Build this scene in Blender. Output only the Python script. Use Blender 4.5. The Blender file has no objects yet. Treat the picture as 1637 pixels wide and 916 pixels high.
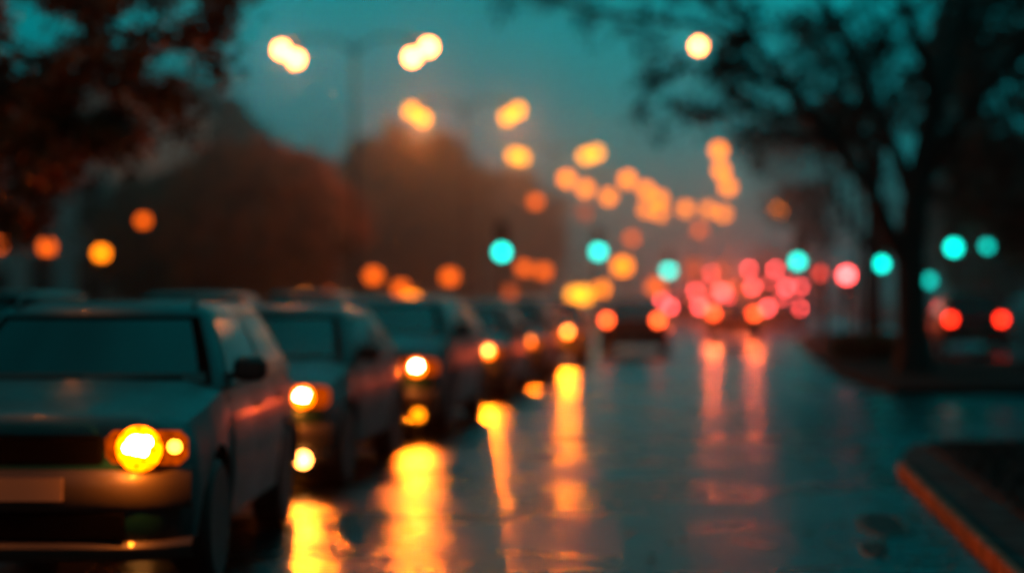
import bpy, math, random
from mathutils import Vector, Matrix
import numpy as np

random.seed(7)
R = math.radians
PI = math.pi
scene = bpy.context.scene
COL = scene.collection

# ------------------------------------------------------------------ camera
F = 3080.0                    # focal length in pixels of a 1637 px wide frame
CAM_Z = 1.57
YAW = math.atan2(331.5, F)
PITCH = math.atan2(12.0, F)
cam = bpy.data.cameras.new('camera')
cam_o = bpy.data.objects.new('camera', cam)
COL.objects.link(cam_o)
cam_o.location = (0, 0, CAM_Z)
cam_o.rotation_euler = (R(90) + PITCH, 0, YAW)
cam.sensor_width = 36
cam.lens = 36 * F / 1637.0
cam.clip_start = 0.1
cam.clip_end = 3000
cam.dof.use_dof = True
cam.dof.focus_distance = 6.9
# out-of-focus radius at infinity (1637 px frame) of about 15 px -> aperture diameter
BINF = 17.5
cam.dof.aperture_fstop = (cam.lens / 1000.0) / (2 * BINF / F * 6.9)
cam.dof.aperture_blades = 0
scene.camera = cam_o
_rot = Matrix.Rotation(YAW, 3, 'Z') @ Matrix.Rotation(PITCH, 3, 'X')


def P(px, py, d):
    """place seen along a sight line of the survey photo, at road distance d"""
    v = _rot @ Vector(((px - 818.5) / F, 1.0, (458.0 - py) / F))
    v = v * (d / v.y)
    return Vector((v.x, v.y, v.z + CAM_Z))


# ------------------------------------------------------------------ mesh helpers
class MB:
    def __init__(s):
        s.v = []; s.f = []

    def add(s, vs, fs):
        o = len(s.v)
        s.v.extend([tuple(p) for p in vs])
        s.f.extend([tuple(i + o for i in f) for f in fs])

    def box(s, c, size, rot=None, ch=0.0):
        x, y, z = size[0] / 2, size[1] / 2, size[2] / 2
        if ch <= 0:
            vs = [Vector((a * x, b * y, e * z)) for a in (-1, 1) for b in (-1, 1) for e in (-1, 1)]
            fs = [(0, 1, 3, 2), (4, 6, 7, 5), (0, 4, 5, 1), (2, 3, 7, 6), (0, 2, 6, 4), (1, 5, 7, 3)]
        else:
            ch = min(ch, x * .9, y * .9, z * .9)
            vs = []; idx = {}
            for a in (-1, 1):
                for b in (-1, 1):
                    for e in (-1, 1):
                        for k in range(3):
                            p = [a * (x - ch), b * (y - ch), e * (z - ch)]
                            p[k] = (a * x, b * y, e * z)[k]
                            idx[(a, b, e, k)] = len(vs); vs.append(Vector(p))
            fs = []
            for k in range(3):
                o1, o2 = [i for i in range(3) if i != k]
                for sg in (-1, 1):
                    q = []
                    for (u, w) in ((-1, -1), (1, -1), (1, 1), (-1, 1)):
                        t = [0, 0, 0]; t[k] = sg; t[o1] = u; t[o2] = w
                        q.append(idx[(t[0], t[1], t[2], k)])
                    fs.append(tuple(q))
            for k in range(3):          # edges along axis k
                o1, o2 = [i for i in range(3) if i != k]
                for u in (-1, 1):
                    for w in (-1, 1):
                        q = []
                        for (sg, face) in ((-1, o1), (1, o1), (1, o2), (-1, o2)):
                            t = [0, 0, 0]; t[k] = sg; t[o1] = u; t[o2] = w
                            q.append(idx[(t[0], t[1], t[2], face)])
                        fs.append(tuple(q))
            for a in (-1, 1):
                for b in (-1, 1):
                    for e in (-1, 1):
                        fs.append(tuple(idx[(a, b, e, k)] for k in range(3)))
        if rot is not None:
            vs = [rot @ p for p in vs]
        s.add([p + Vector(c) for p in vs], fs)

    def tube(s, pts, rads, n=8, cap=True):
        pts = [Vector(p) for p in pts]
        vs = []; fs = []
        prev = None
        for i, p in enumerate(pts):
            d = (pts[min(i + 1, len(pts) - 1)] - pts[max(i - 1, 0)])
            if d.length < 1e-9: d = Vector((0, 0, 1))
            d.normalize()
            if prev is None:
                a = d.orthogonal().normalized()
            else:
                a = prev - d * prev.dot(d)
                a = a.normalized() if a.length > 1e-6 else d.orthogonal().normalized()
            prev = a
            b = d.cross(a)
            r = rads[i] if hasattr(rads, '__len__') else rads
            for k in range(n):
                t = 2 * PI * k / n
                vs.append(p + a * (math.cos(t) * r) + b * (math.sin(t) * r))
        for i in range(len(pts) - 1):
            for k in range(n):
                fs.append((i * n + k, i * n + (k + 1) % n, (i + 1) * n + (k + 1) % n, (i + 1) * n + k))
        if cap:
            fs.append(tuple(range(n))[::-1])
            fs.append(tuple((len(pts) - 1) * n + k for k in range(n)))
        s.add(vs, fs)

    def lathe(s, prof, c=(0, 0, 0), axis='Z', n=16):
        """prof: (radius, height along axis)"""
        vs = []; fs = []
        c = Vector(c)
        for (r, h) in prof:
            for k in range(n):
                t = 2 * PI * k / n
                x, y = r * math.cos(t), r * math.sin(t)
                p = {'Z': (x, y, h), 'Y': (x, h, y), 'X': (h, x, y)}[axis]
                vs.append(c + Vector(p))
        for i in range(len(prof) - 1):
            for k in range(n):
                fs.append((i * n + k, i * n + (k + 1) % n, (i + 1) * n + (k + 1) % n, (i + 1) * n + k))
        fs.append(tuple(range(n))[::-1])
        fs.append(tuple((len(prof) - 1) * n + k for k in range(n)))
        s.add(vs, fs)

    def globe(s, c, r, n=12, m=7, sz=1.0, sy=1.0):
        prof = []
        for i in range(m + 1):
            t = PI * i / m
            prof.append((max(1e-4, r * math.sin(t)), -r * math.cos(t) * sz))
        s.lathe(prof, c, 'Z', n)

    def grid(s, fn, us, vs_):
        vs = [fn(u, v) for v in vs_ for u in us]
        n = len(us)
        fs = [(j * n + i, j * n + i + 1, (j + 1) * n + i + 1, (j + 1) * n + i)
              for j in range(len(vs_) - 1) for i in range(n - 1)]
        s.add(vs, fs)

    def build(s, name, m, parent=None, smooth=True, angle=38, loc=None):
        me = bpy.data.meshes.new(name)
        me.from_pydata(s.v, [], s.f)
        me.validate()
        import bmesh
        bm = bmesh.new(); bm.from_mesh(me)
        bmesh.ops.recalc_face_normals(bm, faces=bm.faces)
        bm.to_mesh(me); bm.free()
        if smooth:
            me.polygons.foreach_set('use_smooth', [True] * len(me.polygons))
            try: me.set_sharp_from_angle(angle=R(angle))
            except Exception: pass
        me.materials.append(m)
        o = bpy.data.objects.new(name, me)
        COL.objects.link(o)
        if parent is not None: o.parent = parent
        if loc is not None: o.location = loc
        return o


def thing(name, label, cat, loc=(0, 0, 0), rz=0.0, group=None):
    o = bpy.data.objects.new(name, None)
    COL.objects.link(o)
    o.location = loc; o.rotation_euler = (0, 0, rz)
    o.empty_display_size = .2
    o['label'] = label; o['category'] = cat
    if group: o['group'] = group
    return o


def struct(o):
    o['kind'] = 'structure'
    return o


def copy_tree(o, parent=None):
    c = o.copy(); COL.objects.link(c)
    if parent is not None: c.parent = parent
    for ch in list(o.children):
        copy_tree(ch, c)
    return c


def lin(x, pts):
    if x <= pts[0][0]: return pts[0][1]
    for (a, b), (c, d) in zip(pts, pts[1:]):
        if x <= c:
            t = (x - a) / max(1e-9, c - a)
            return b + (d - b) * t
    return pts[-1][1]


# ------------------------------------------------------------------ materials
def new_mat(name):
    m = bpy.data.materials.new(name); m.use_nodes = True
    nt = m.node_tree; nt.nodes.clear()
    out = nt.nodes.new('ShaderNodeOutputMaterial')
    return m, nt, out


def pbr(name, col, rough=.5, metal=0.0, coat=0.0, col2=None, scale=5.0, bump=0.0, bscale=30.0, rough2=None, spec=.5):
    m, nt, out = new_mat(name)
    b = nt.nodes.new('ShaderNodeBsdfPrincipled')
    b.inputs['Base Color'].default_value = (*col, 1)
    b.inputs['Roughness'].default_value = rough
    b.inputs['Metallic'].default_value = metal
    b.inputs['Coat Weight'].default_value = coat
    b.inputs['Coat Roughness'].default_value = .06
    b.inputs['Specular IOR Level'].default_value = spec
    nt.links.new(b.outputs[0], out.inputs[0])
    tc = nt.nodes.new('ShaderNodeTexCoord')
    if col2 is not None or rough2 is not None:
        n = nt.nodes.new('ShaderNodeTexNoise'); n.inputs['Scale'].default_value = scale
        n.inputs['Detail'].default_value = 5
        nt.links.new(tc.outputs['Object'], n.inputs['Vector'])
        r = nt.nodes.new('ShaderNodeMapRange'); r.inputs[1].default_value = .35; r.inputs[2].default_value = .65
        nt.links.new(n.outputs['Fac'], r.inputs[0])
        if col2 is not None:
            mx = nt.nodes.new('ShaderNodeMix'); mx.data_type = 'RGBA'
            mx.inputs[6].default_value = (*col, 1); mx.inputs[7].default_value = (*col2, 1)
            nt.links.new(r.outputs[0], mx.inputs[0])
            nt.links.new(mx.outputs[2], b.inputs['Base Color'])
        if rough2 is not None:
            mr = nt.nodes.new('ShaderNodeMapRange')
            mr.inputs[3].default_value = rough; mr.inputs[4].default_value = rough2
            nt.links.new(r.outputs[0], mr.inputs[0])
            nt.links.new(mr.outputs[0], b.inputs['Roughness'])
    if bump > 0:
        n2 = nt.nodes.new('ShaderNodeTexNoise'); n2.inputs['Scale'].default_value = bscale
        n2.inputs['Detail'].default_value = 4
        nt.links.new(tc.outputs['Object'], n2.inputs['Vector'])
        bp = nt.nodes.new('ShaderNodeBump'); bp.inputs['Strength'].default_value = bump
        bp.inputs['Distance'].default_value = .02
        nt.links.new(n2.outputs['Fac'], bp.inputs['Height'])
        nt.links.new(bp.outputs[0], b.inputs['Normal'])
    return m


def emit(name, col, strength, sampling='AUTO'):
    m, nt, out = new_mat(name)
    e = nt.nodes.new('ShaderNodeEmission')
    e.inputs[0].default_value = (*col, 1); e.inputs[1].default_value = strength
    nt.links.new(e.outputs[0], out.inputs[0])
    try: m.cycles.emission_sampling = sampling
    except Exception: pass
    return m


def paint(name, col, metal=.25):
    return pbr(name, col, rough=.30, metal=metal, coat=.1, spec=.36, bump=.02, bscale=14.0, rough2=.42, scale=3)


M = {}
M['paint_teal'] = paint('wet_teal_paint', (.003, .036, .040))
M['paint_dark'] = paint('wet_dark_paint', (.003, .010, .012))
M['paint_grey'] = paint('wet_blue_green_paint', (.004, .024, .029))
M['paint_red'] = paint('wet_red_paint', (.16, .012, .010), .4)
M['paint_white'] = paint('wet_pale_paint', (.40, .42, .42), .0)
M['glass'] = pbr('car_glass_wet', (.0, .022, .026), rough=.10, spec=.75, bump=.03, bscale=9)
M['trim'] = pbr('black_trim', (.008, .008, .008), rough=.45)
M['side_glass'] = pbr('dark_side_glass', (.001, .004, .005), rough=.12, spec=.12, bump=.03, bscale=9)
M['matte'] = pbr('matte_black', (.0012, .0012, .0012), rough=.9, spec=.02)
M['bumper'] = pbr('bumper_plastic', (.035, .03, .027), rough=.5, coat=.1, bump=.05, bscale=40)
M['tyre'] = pbr('tyre_rubber', (.012, .012, .012), rough=.6, bump=.2, bscale=60)
M['rim'] = pbr('alloy_rim', (.25, .25, .26), rough=.35, metal=.9)
M['chrome'] = pbr('lamp_chrome', (.5, .5, .5), rough=.2, metal=1.0)
M['plate'] = pbr('number_plate', (.22, .17, .13), rough=.4)
M['pole'] = pbr('dark_pole_metal', (.012, .014, .015), rough=.5, col2=(.02, .02, .02), scale=8)
M['bark'] = pbr('wet_bark', (.012, .011, .010), rough=.7, col2=(.03, .025, .02), scale=9, bump=.6, bscale=20)
M['leaf_dark'] = pbr('leaf_dark', (.010, .020, .014), rough=.55, col2=(.02, .03, .016), scale=2.5)
M['leaf_mid'] = pbr('leaf_dim_green', (.05, .06, .03), rough=.6, col2=(.085, .06, .03), scale=1.2)
M['leaf_rust'] = pbr('leaf_rust', (.60, .13, .012), rough=.6, col2=(.18, .06, .02), scale=1.0)
M['leaf_autumn'] = pbr('leaf_autumn', (.45, .10, .012), rough=.55, col2=(.06, .02, .006), scale=3)
M['facade'] = pbr('facade_render', (.5, .56, .56), rough=.8, col2=(.58, .62, .62), scale=.7)
M['facade_trim'] = pbr('facade_trim', (.6, .62, .62), rough=.8, col2=(.5, .52, .52), scale=2)
M['window'] = pbr('dark_window_glass', (.006, .008, .01), rough=.15, col2=(.02, .02, .02), scale=.6)
M['concrete'] = pbr('wet_concrete', (.016, .016, .016), rough=.7, col2=(.007, .007, .007), scale=4, bump=.3, bscale=20, rough2=.9, spec=.12)
M['kerb'] = pbr('kerb_orange_glow', (.34, .10, .035), rough=.75, col2=(.12, .04, .015), spec=.2, scale=4, bump=.3, bscale=25)  # orange headlight glow on the kerb put into its base colour
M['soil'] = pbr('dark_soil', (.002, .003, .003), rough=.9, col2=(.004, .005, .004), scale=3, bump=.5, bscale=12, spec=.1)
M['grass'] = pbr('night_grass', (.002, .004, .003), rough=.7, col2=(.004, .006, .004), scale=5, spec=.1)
M['reflection_patch'] = pbr('reflection_dark', (.010, .011, .011), rough=.5, metal=.0, bump=.6, bscale=30, spec=.3)

ORANGE = (1.0, .30, .035)
YELLOW = (1.0, .42, .07)
EMS = dict(
    head_near=((1, .42, .22), 85), head=((1, .38, .20), 70), head_far=((1, .30, .05), 26), reflector=((1, .13, .0), 6),
    housing=((1, .10, .0), .3),  # weak emission on the housing stands in for the halo round the headlight
    lamp_hot=((1, .27, .06), 34), lamp_warm=((1, .31, .010), 5.2), lamp=((1, .20, .002), 6),
    lamp_dim=((1, .12, .002), 2.8), lamp_faint=((1, .12, .01), .9),
    red=((1, .075, .075), 22), red_dim=((1, .06, .04), 3.5), red_hot=((1, .085, .015), 13), red_deep=((1, .022, .006), 11),
    green=((.0, 1.0, .80), 5.5), green_dim=((.0, .85, .7), 3.0), amber_marker=((1, .33, .02), 14),
)
E = {k: emit('glow_' + k, c, s) for k, (c, s) in EMS.items()}
for k in ('reflector', 'housing', 'head_near', 'head'):      # uneven facets of the lamp optics
    nt_ = E[k].node_tree; e_ = [n for n in nt_.nodes if n.type == 'EMISSION'][0]
    v_ = nt_.nodes.new('ShaderNodeTexVoronoi'); v_.inputs['Scale'].default_value = 26
    tc_ = nt_.nodes.new('ShaderNodeTexCoord'); nt_.links.new(tc_.outputs['Object'], v_.inputs['Vector'])
    r_ = nt_.nodes.new('ShaderNodeMapRange'); r_.inputs[2].default_value = .75
    st_ = e_.inputs[1].default_value; r_.inputs[3].default_value = st_ * .25; r_.inputs[4].default_value = st_ * 1.9
    nt_.links.new(v_.outputs['Distance'], r_.inputs[0]); nt_.links.new(r_.outputs[0], e_.inputs[1])


def road_material():
    m, nt, out = new_mat('wet_asphalt')
    N = nt.nodes.new; Lk = nt.links.new
    dif = N('ShaderNodeBsdfDiffuse'); gls = N('ShaderNodeBsdfAnisotropic'); gls.distribution = 'BECKMANN'
    gls.inputs['Color'].default_value = (.40, .47, .49, 1)
    fr = N('ShaderNodeFresnel'); fr.inputs['IOR'].default_value = 1.36
    sh = N('ShaderNodeMixShader'); Lk(fr.outputs[0], sh.inputs[0]); Lk(dif.outputs[0], sh.inputs[1]); Lk(gls.outputs[0], sh.inputs[2])
    Lk(sh.outputs[0], out.inputs[0])
    g = N('ShaderNodeNewGeometry')
    # broad puddles vs. damp asphalt
    n1 = N('ShaderNodeTexNoise'); n1.inputs['Scale'].default_value = .55; n1.inputs['Detail'].default_value = 6
    n1.inputs['Roughness'].default_value = .6
    Lk(g.outputs['Position'], n1.inputs['Vector'])
    r1 = N('ShaderNodeMapRange'); r1.inputs[1].default_value = .42; r1.inputs[2].default_value = .60
    Lk(n1.outputs['Fac'], r1.inputs[0])
    mr = N('ShaderNodeMapRange'); mr.inputs[3].default_value = .22; mr.inputs[4].default_value = .38
    Lk(r1.outputs[0], mr.inputs[0]); Lk(mr.outputs[0], gls.inputs['Roughness'])
    mx = N('ShaderNodeMix'); mx.data_type = 'RGBA'
    mx.inputs[6].default_value = (.006, .008, .009, 1); mx.inputs[7].default_value = (.016, .018, .019, 1)
    Lk(r1.outputs[0], mx.inputs[0]); Lk(mx.outputs[2], dif.inputs['Color'])
    # ripples + aggregate
    mp = N('ShaderNodeMapping'); mp.inputs['Scale'].default_value = (.62, 1.0, 1.0)
    Lk(g.outputs['Position'], mp.inputs[0])
    n2 = N('ShaderNodeTexNoise'); n2.inputs['Scale'].default_value = 5.0; n2.inputs['Detail'].default_value = 5
    n2.inputs['Roughness'].default_value = .55
    Lk(mp.outputs[0], n2.inputs['Vector'])
    n3 = N('ShaderNodeTexNoise'); n3.inputs['Scale'].default_value = 16.0; n3.inputs['Detail'].default_value = 3
    Lk(g.outputs['Position'], n3.inputs['Vector'])
    b2 = N('ShaderNodeBump'); b2.inputs['Strength'].default_value = 1; b2.inputs['Distance'].default_value = .055
    Lk(n2.outputs['Fac'], b2.inputs['Height'])
    b3 = N('ShaderNodeBump'); b3.inputs['Strength'].default_value = 1; b3.inputs['Distance'].default_value = .006
    Lk(n3.outputs['Fac'], b3.inputs['Height']); Lk(b2.outputs[0], b3.inputs['Normal'])
    Lk(b3.outputs[0], gls.inputs['Normal']); Lk(b2.outputs[0], dif.inputs['Normal'])
    return m


M['road'] = road_material()

# ------------------------------------------------------------------ world: dusk sky, tinted teal
SUN_EL, SUN_ROT = R(1.5), R(200)
w = bpy.data.worlds.new('World'); scene.world = w; w.use_nodes = True
nt = w.node_tree; nt.nodes.clear()
wo = nt.nodes.new('ShaderNodeOutputWorld'); bg = nt.nodes.new('ShaderNodeBackground')
sky = nt.nodes.new('ShaderNodeTexSky'); sky.sky_type = 'NISHITA'; sky.sun_disc = False
sky.sun_elevation = SUN_EL; sky.sun_rotation = SUN_ROT; sky.air_density = 2; sky.dust_density = 3
bw = nt.nodes.new('ShaderNodeRGBToBW'); nt.links.new(sky.outputs[0], bw.inputs[0])
sc_ = nt.nodes.new('ShaderNodeMath'); sc_.operation = 'MULTIPLY_ADD'
sc_.inputs[1].default_value = .35; sc_.inputs[2].default_value = .75
nt.links.new(bw.outputs[0], sc_.inputs[0])
# soft cloud variation in the overcast
tcw = nt.nodes.new('ShaderNodeTexCoord')
cn = nt.nodes.new('ShaderNodeTexNoise'); cn.inputs['Scale'].default_value = 3.2; cn.inputs['Detail'].default_value = 3
nt.links.new(tcw.outputs['Generated'], cn.inputs['Vector'])
cr = nt.nodes.new('ShaderNodeMapRange'); cr.inputs[1].default_value = .3; cr.inputs[2].default_value = .7
cr.inputs[3].default_value = .65; cr.inputs[4].default_value = 1.3
nt.links.new(cn.outputs['Fac'], cr.inputs[0])
m1 = nt.nodes.new('ShaderNodeMath'); m1.operation = 'MULTIPLY'
nt.links.new(sc_.outputs[0], m1.inputs[0]); nt.links.new(cr.outputs[0], m1.inputs[1])
sw = nt.nodes.new('ShaderNodeSeparateXYZ'); nt.links.new(tcw.outputs['Generated'], sw.inputs[0])
gw = nt.nodes.new('ShaderNodeMapRange'); gw.inputs[1].default_value = -.9; gw.inputs[2].default_value = .75
gw.inputs[3].default_value = .22; gw.inputs[4].default_value = 1.0
nt.links.new(sw.outputs['Y'], gw.inputs[0])
m2 = nt.nodes.new('ShaderNodeMath'); m2.operation = 'MULTIPLY'
nt.links.new(m1.outputs[0], m2.inputs[0]); nt.links.new(gw.outputs[0], m2.inputs[1]); m1 = m2
ab = nt.nodes.new('ShaderNodeMath'); ab.operation = 'ABSOLUTE'; nt.links.new(sw.outputs['X'], ab.inputs[0])
ge = nt.nodes.new('ShaderNodeMapRange'); ge.inputs[1].default_value = .0; ge.inputs[2].default_value = .13
ge.inputs[3].default_value = .35; ge.inputs[4].default_value = 1.0
nt.links.new(sw.outputs['Z'], ge.inputs[0])
m4 = nt.nodes.new('ShaderNodeMath'); m4.operation = 'MULTIPLY'
nt.links.new(m1.outputs[0], m4.inputs[0]); nt.links.new(ge.outputs[0], m4.inputs[1]); m1 = m4
gl_ = nt.nodes.new('ShaderNodeMapRange'); gl_.inputs[1].default_value = -.28; gl_.inputs[2].default_value = -.05
gl_.inputs[3].default_value = .62; gl_.inputs[4].default_value = 1.0
nt.links.new(sw.outputs['X'], gl_.inputs[0])
m5 = nt.nodes.new('ShaderNodeMath'); m5.operation = 'MULTIPLY'
nt.links.new(m1.outputs[0], m5.inputs[0]); nt.links.new(gl_.outputs[0], m5.inputs[1]); m1 = m5
gx = nt.nodes.new('ShaderNodeMapRange'); gx.inputs[1].default_value = .35; gx.inputs[2].default_value = .85
gx.inputs[3].default_value = 1.0; gx.inputs[4].default_value = .22
nt.links.new(ab.outputs[0], gx.inputs[0])
m3 = nt.nodes.new('ShaderNodeMath'); m3.operation = 'MULTIPLY'
nt.links.new(m1.outputs[0], m3.inputs[0]); nt.links.new(gx.outputs[0], m3.inputs[1]); m1 = m3
vm = nt.nodes.new('ShaderNodeVectorMath'); vm.operation = 'SCALE'
vm.inputs[0].default_value = (.0, 1.0, 1.08)
nt.links.new(m1.outputs[0], vm.inputs['Scale'])
nt.links.new(vm.outputs[0], bg.inputs[0]); bg.inputs[1].default_value = .32
nt.links.new(bg.outputs[0], wo.inputs[0])

sun = bpy.data.lights.new('sun', 'SUN'); sun.energy = .03; sun.angle = R(30); sun.color = (.35, .9, 1.0)
so = bpy.data.objects.new('sun', sun); COL.objects.link(so)
so.rotation_euler = (R(55), 0, R(20))

# ------------------------------------------------------------------ haze over the whole street
HAZE_NEAR, HAZE_FAR = .00004, .0072
m, nt, out = new_mat('rain_haze')
vs_ = nt.nodes.new('ShaderNodeVolumeScatter')
vs_.inputs['Color'].default_value = (.9, .9, .9, 1)
vs_.inputs['Anisotropy'].default_value = .88
gp = nt.nodes.new('ShaderNodeNewGeometry'); sx = nt.nodes.new('ShaderNodeSeparateXYZ')
nt.links.new(gp.outputs['Position'], sx.inputs[0])
hr = nt.nodes.new('ShaderNodeMapRange'); hr.interpolation_type = 'SMOOTHSTEP'
hr.inputs[1].default_value = 22; hr.inputs[2].default_value = 90
hr.inputs[3].default_value = HAZE_NEAR; hr.inputs[4].default_value = HAZE_FAR
nt.links.new(sx.outputs['Y'], hr.inputs[0])
hz_ = nt.nodes.new('ShaderNodeMapRange'); hz_.inputs[1].default_value = 6; hz_.inputs[2].default_value = 15
hz_.inputs[3].default_value = 1; hz_.inputs[4].default_value = .12
nt.links.new(sx.outputs['Z'], hz_.inputs[0])
hm = nt.nodes.new('ShaderNodeMath'); hm.operation = 'MULTIPLY'
nt.links.new(hr.outputs[0], hm.inputs[0]); nt.links.new(hz_.outputs[0], hm.inputs[1])
nt.links.new(hm.outputs[0], vs_.inputs['Density'])
nt.links.new(vs_.outputs[0], out.inputs['Volume'])
mb = MB(); mb.box((0, 250, 30), (500, 620, 64))
hz = mb.build('haze', m, smooth=False); struct(hz)

# ------------------------------------------------------------------ ground
def sheet(name, poly, z, m, thick=0.0):
    mb = MB(); n = len(poly)
    mb.add([(x, y, z) for x, y in poly], [tuple(range(n))])
    if thick:
        mb.add([(x, y, z) for x, y in poly] + [(x, y, z - thick) for x, y in poly],
               [(i, (i + 1) % n, n + (i + 1) % n, n + i) for i in range(n)])
    return struct(mb.build(name, m, smooth=False))


sheet('ground', [(-900, -60), (900, -60), (900, 1800), (-900, 1800)], -.02, M['soil'])
sheet('road', [(-30, -20), (60, -20), (60, 420), (-30, 420)], 0, M['road'])
# left pavement and park lawn
sheet('pavement', [(-40, 3), (-9.6, 3), (-12.9, 48), (-18.6, 52), (-18.6, 300), (-40, 300)], .12, M['concrete'], .13)
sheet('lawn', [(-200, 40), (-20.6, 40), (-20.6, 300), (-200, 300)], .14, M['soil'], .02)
# near right kerb, concrete edging and planted bed
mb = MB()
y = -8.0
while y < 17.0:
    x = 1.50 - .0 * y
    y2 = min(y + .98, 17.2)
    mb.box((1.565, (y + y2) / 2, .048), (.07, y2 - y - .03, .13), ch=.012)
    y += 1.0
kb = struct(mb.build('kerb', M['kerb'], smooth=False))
sheet('pavement', [(1.605, -8), (1.98, -8), (1.98, 19.6), (1.75, 18.5), (1.605, 17.4)], .10, M['concrete'], .1)
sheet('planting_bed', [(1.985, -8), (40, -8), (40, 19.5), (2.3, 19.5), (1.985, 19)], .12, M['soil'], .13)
# grass on the bed
rng = np.random.default_rng(5)
gv = []; gf = []
for i in range(9000):
    x = 2.02 + abs(rng.normal()) * 2.6; yy = rng.uniform(8.5, 19.3); h = rng.uniform(.03, .10)
    a = rng.uniform(0, PI); dx, dy = math.cos(a) * .006, math.sin(a) * .006
    lx, ly = rng.normal(0, .025, 2); k = len(gv)
    gv += [(x - dx, yy - dy, .118), (x + dx, yy + dy, .118), (x + lx, yy + ly, .12 + h)]; gf.append((k, k + 1, k + 2))
mb = MB(); mb.add(gv, gf)
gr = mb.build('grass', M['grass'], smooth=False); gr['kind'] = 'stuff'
gr['label'] = 'black wet grass on the planted bed right of the orange-lit kerb'; gr['category'] = 'grass'
# fallen leaves along the gutter
lv = []; lf = []
for i in range(420):
    yy = rng.uniform(9.5, 26); x = (1.50 - abs(rng.normal()) * .35) if rng.random() < .6 else rng.uniform(-1.2, 2.0)
    z = .12 if (x > 1.53 and yy < 17) else .012
    a = rng.uniform(0, 2 * PI); s_ = rng.uniform(.02, .045); c_, n_ = math.cos(a) * s_, math.sin(a) * s_; k = len(lv)
    lv += [(x - c_, yy - n_, z), (x + n_ * .6, yy - c_ * .6, z + .012), (x + c_, yy + n_, z + .004), (x - n_ * .6, yy + c_ * .6, z + .01)]
    lf.append((k, k + 1, k + 2, k + 3))
mb = MB(); mb.add(lv, lf)
fl = mb.build('fallen_leaves', M['leaf_autumn'], smooth=False); fl['kind'] = 'stuff'
fl['label'] = 'fallen wet leaves scattered along the gutter and kerb on the right'; fl['category'] = 'leaves'
# far right verge with the tree
poly = [(2.7, 30.5), (40, 30.5), (40, 33), (5.6, 44), (5.0, 75), (3.4, 75), (2.4, 60), (2.2, 36)]
sheet('verge', poly, .11, M['soil'], .12)
sheet('pavement', [(8.6, 44), (60, 44), (60, 300), (7, 300)], .115, M['concrete'], .12)
# median with the lamp masts
sheet('median', [(-13.2, 56), (-10.6, 56), (-5.6, 150), (-3.5, 240), (-5.5, 240), (-8.0, 150)], .13, M['concrete'], .14)


def reflection_patch(px, py, r, label):
    d = 1.57 * F / (py - 470); p = P(px, py, d)
    t = thing('dark_reflection', label, 'dark patch', (p.x, p.y, 0))
    mb = MB(); mb.lathe([(r, 0), (r, .008), (r * .9, .010), (r * .88, .006), (1e-3, .006)], n=24)
    mb.build('frame', M['reflection_patch'], t)
    mb = MB()
    for k in range(-3, 4):
        w_ = 2 * math.sqrt(max(.0, (r * .8) ** 2 - (k * r * .22) ** 2))
        mb.box((0, k * r * .22, .011), (w_, r * .1, .008))
    mb.build('patch_bars', M['reflection_patch'], t, smooth=False)
    t.scale = (1, 4.2, 1)  # dark disc stretched lengthwise to stand in for a dark reflection on the road


reflection_patch(1410, 832, .17, 'larger long dark reflection patch in the wet road beside the orange-lit kerb')
reflection_patch(1398, 872, .09, 'smaller dark reflection patch just nearer than the larger one by the kerb')

# ------------------------------------------------------------------ vehicles
def bulb_light(parent, loc, power, col=(1, .22, .02), kind='POINT', rot=None, blend=.6, size=R(120)):
    """the light a lit lamp throws; a bare point source just outside its lens"""
    l = bpy.data.lights.new('lamp_light', kind); l.energy = power; l.color = col
    l.shadow_soft_size = 0
    if kind == 'SPOT': l.spot_size = size; l.spot_blend = blend
    o = bpy.data.objects.new('lamp_light', l); COL.objects.link(o); o.parent = parent; o.location = loc
    if rot: o.rotation_euler = rot
    return o


BEAM = dict(head_near=100, head=420, head_far=520)


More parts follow.
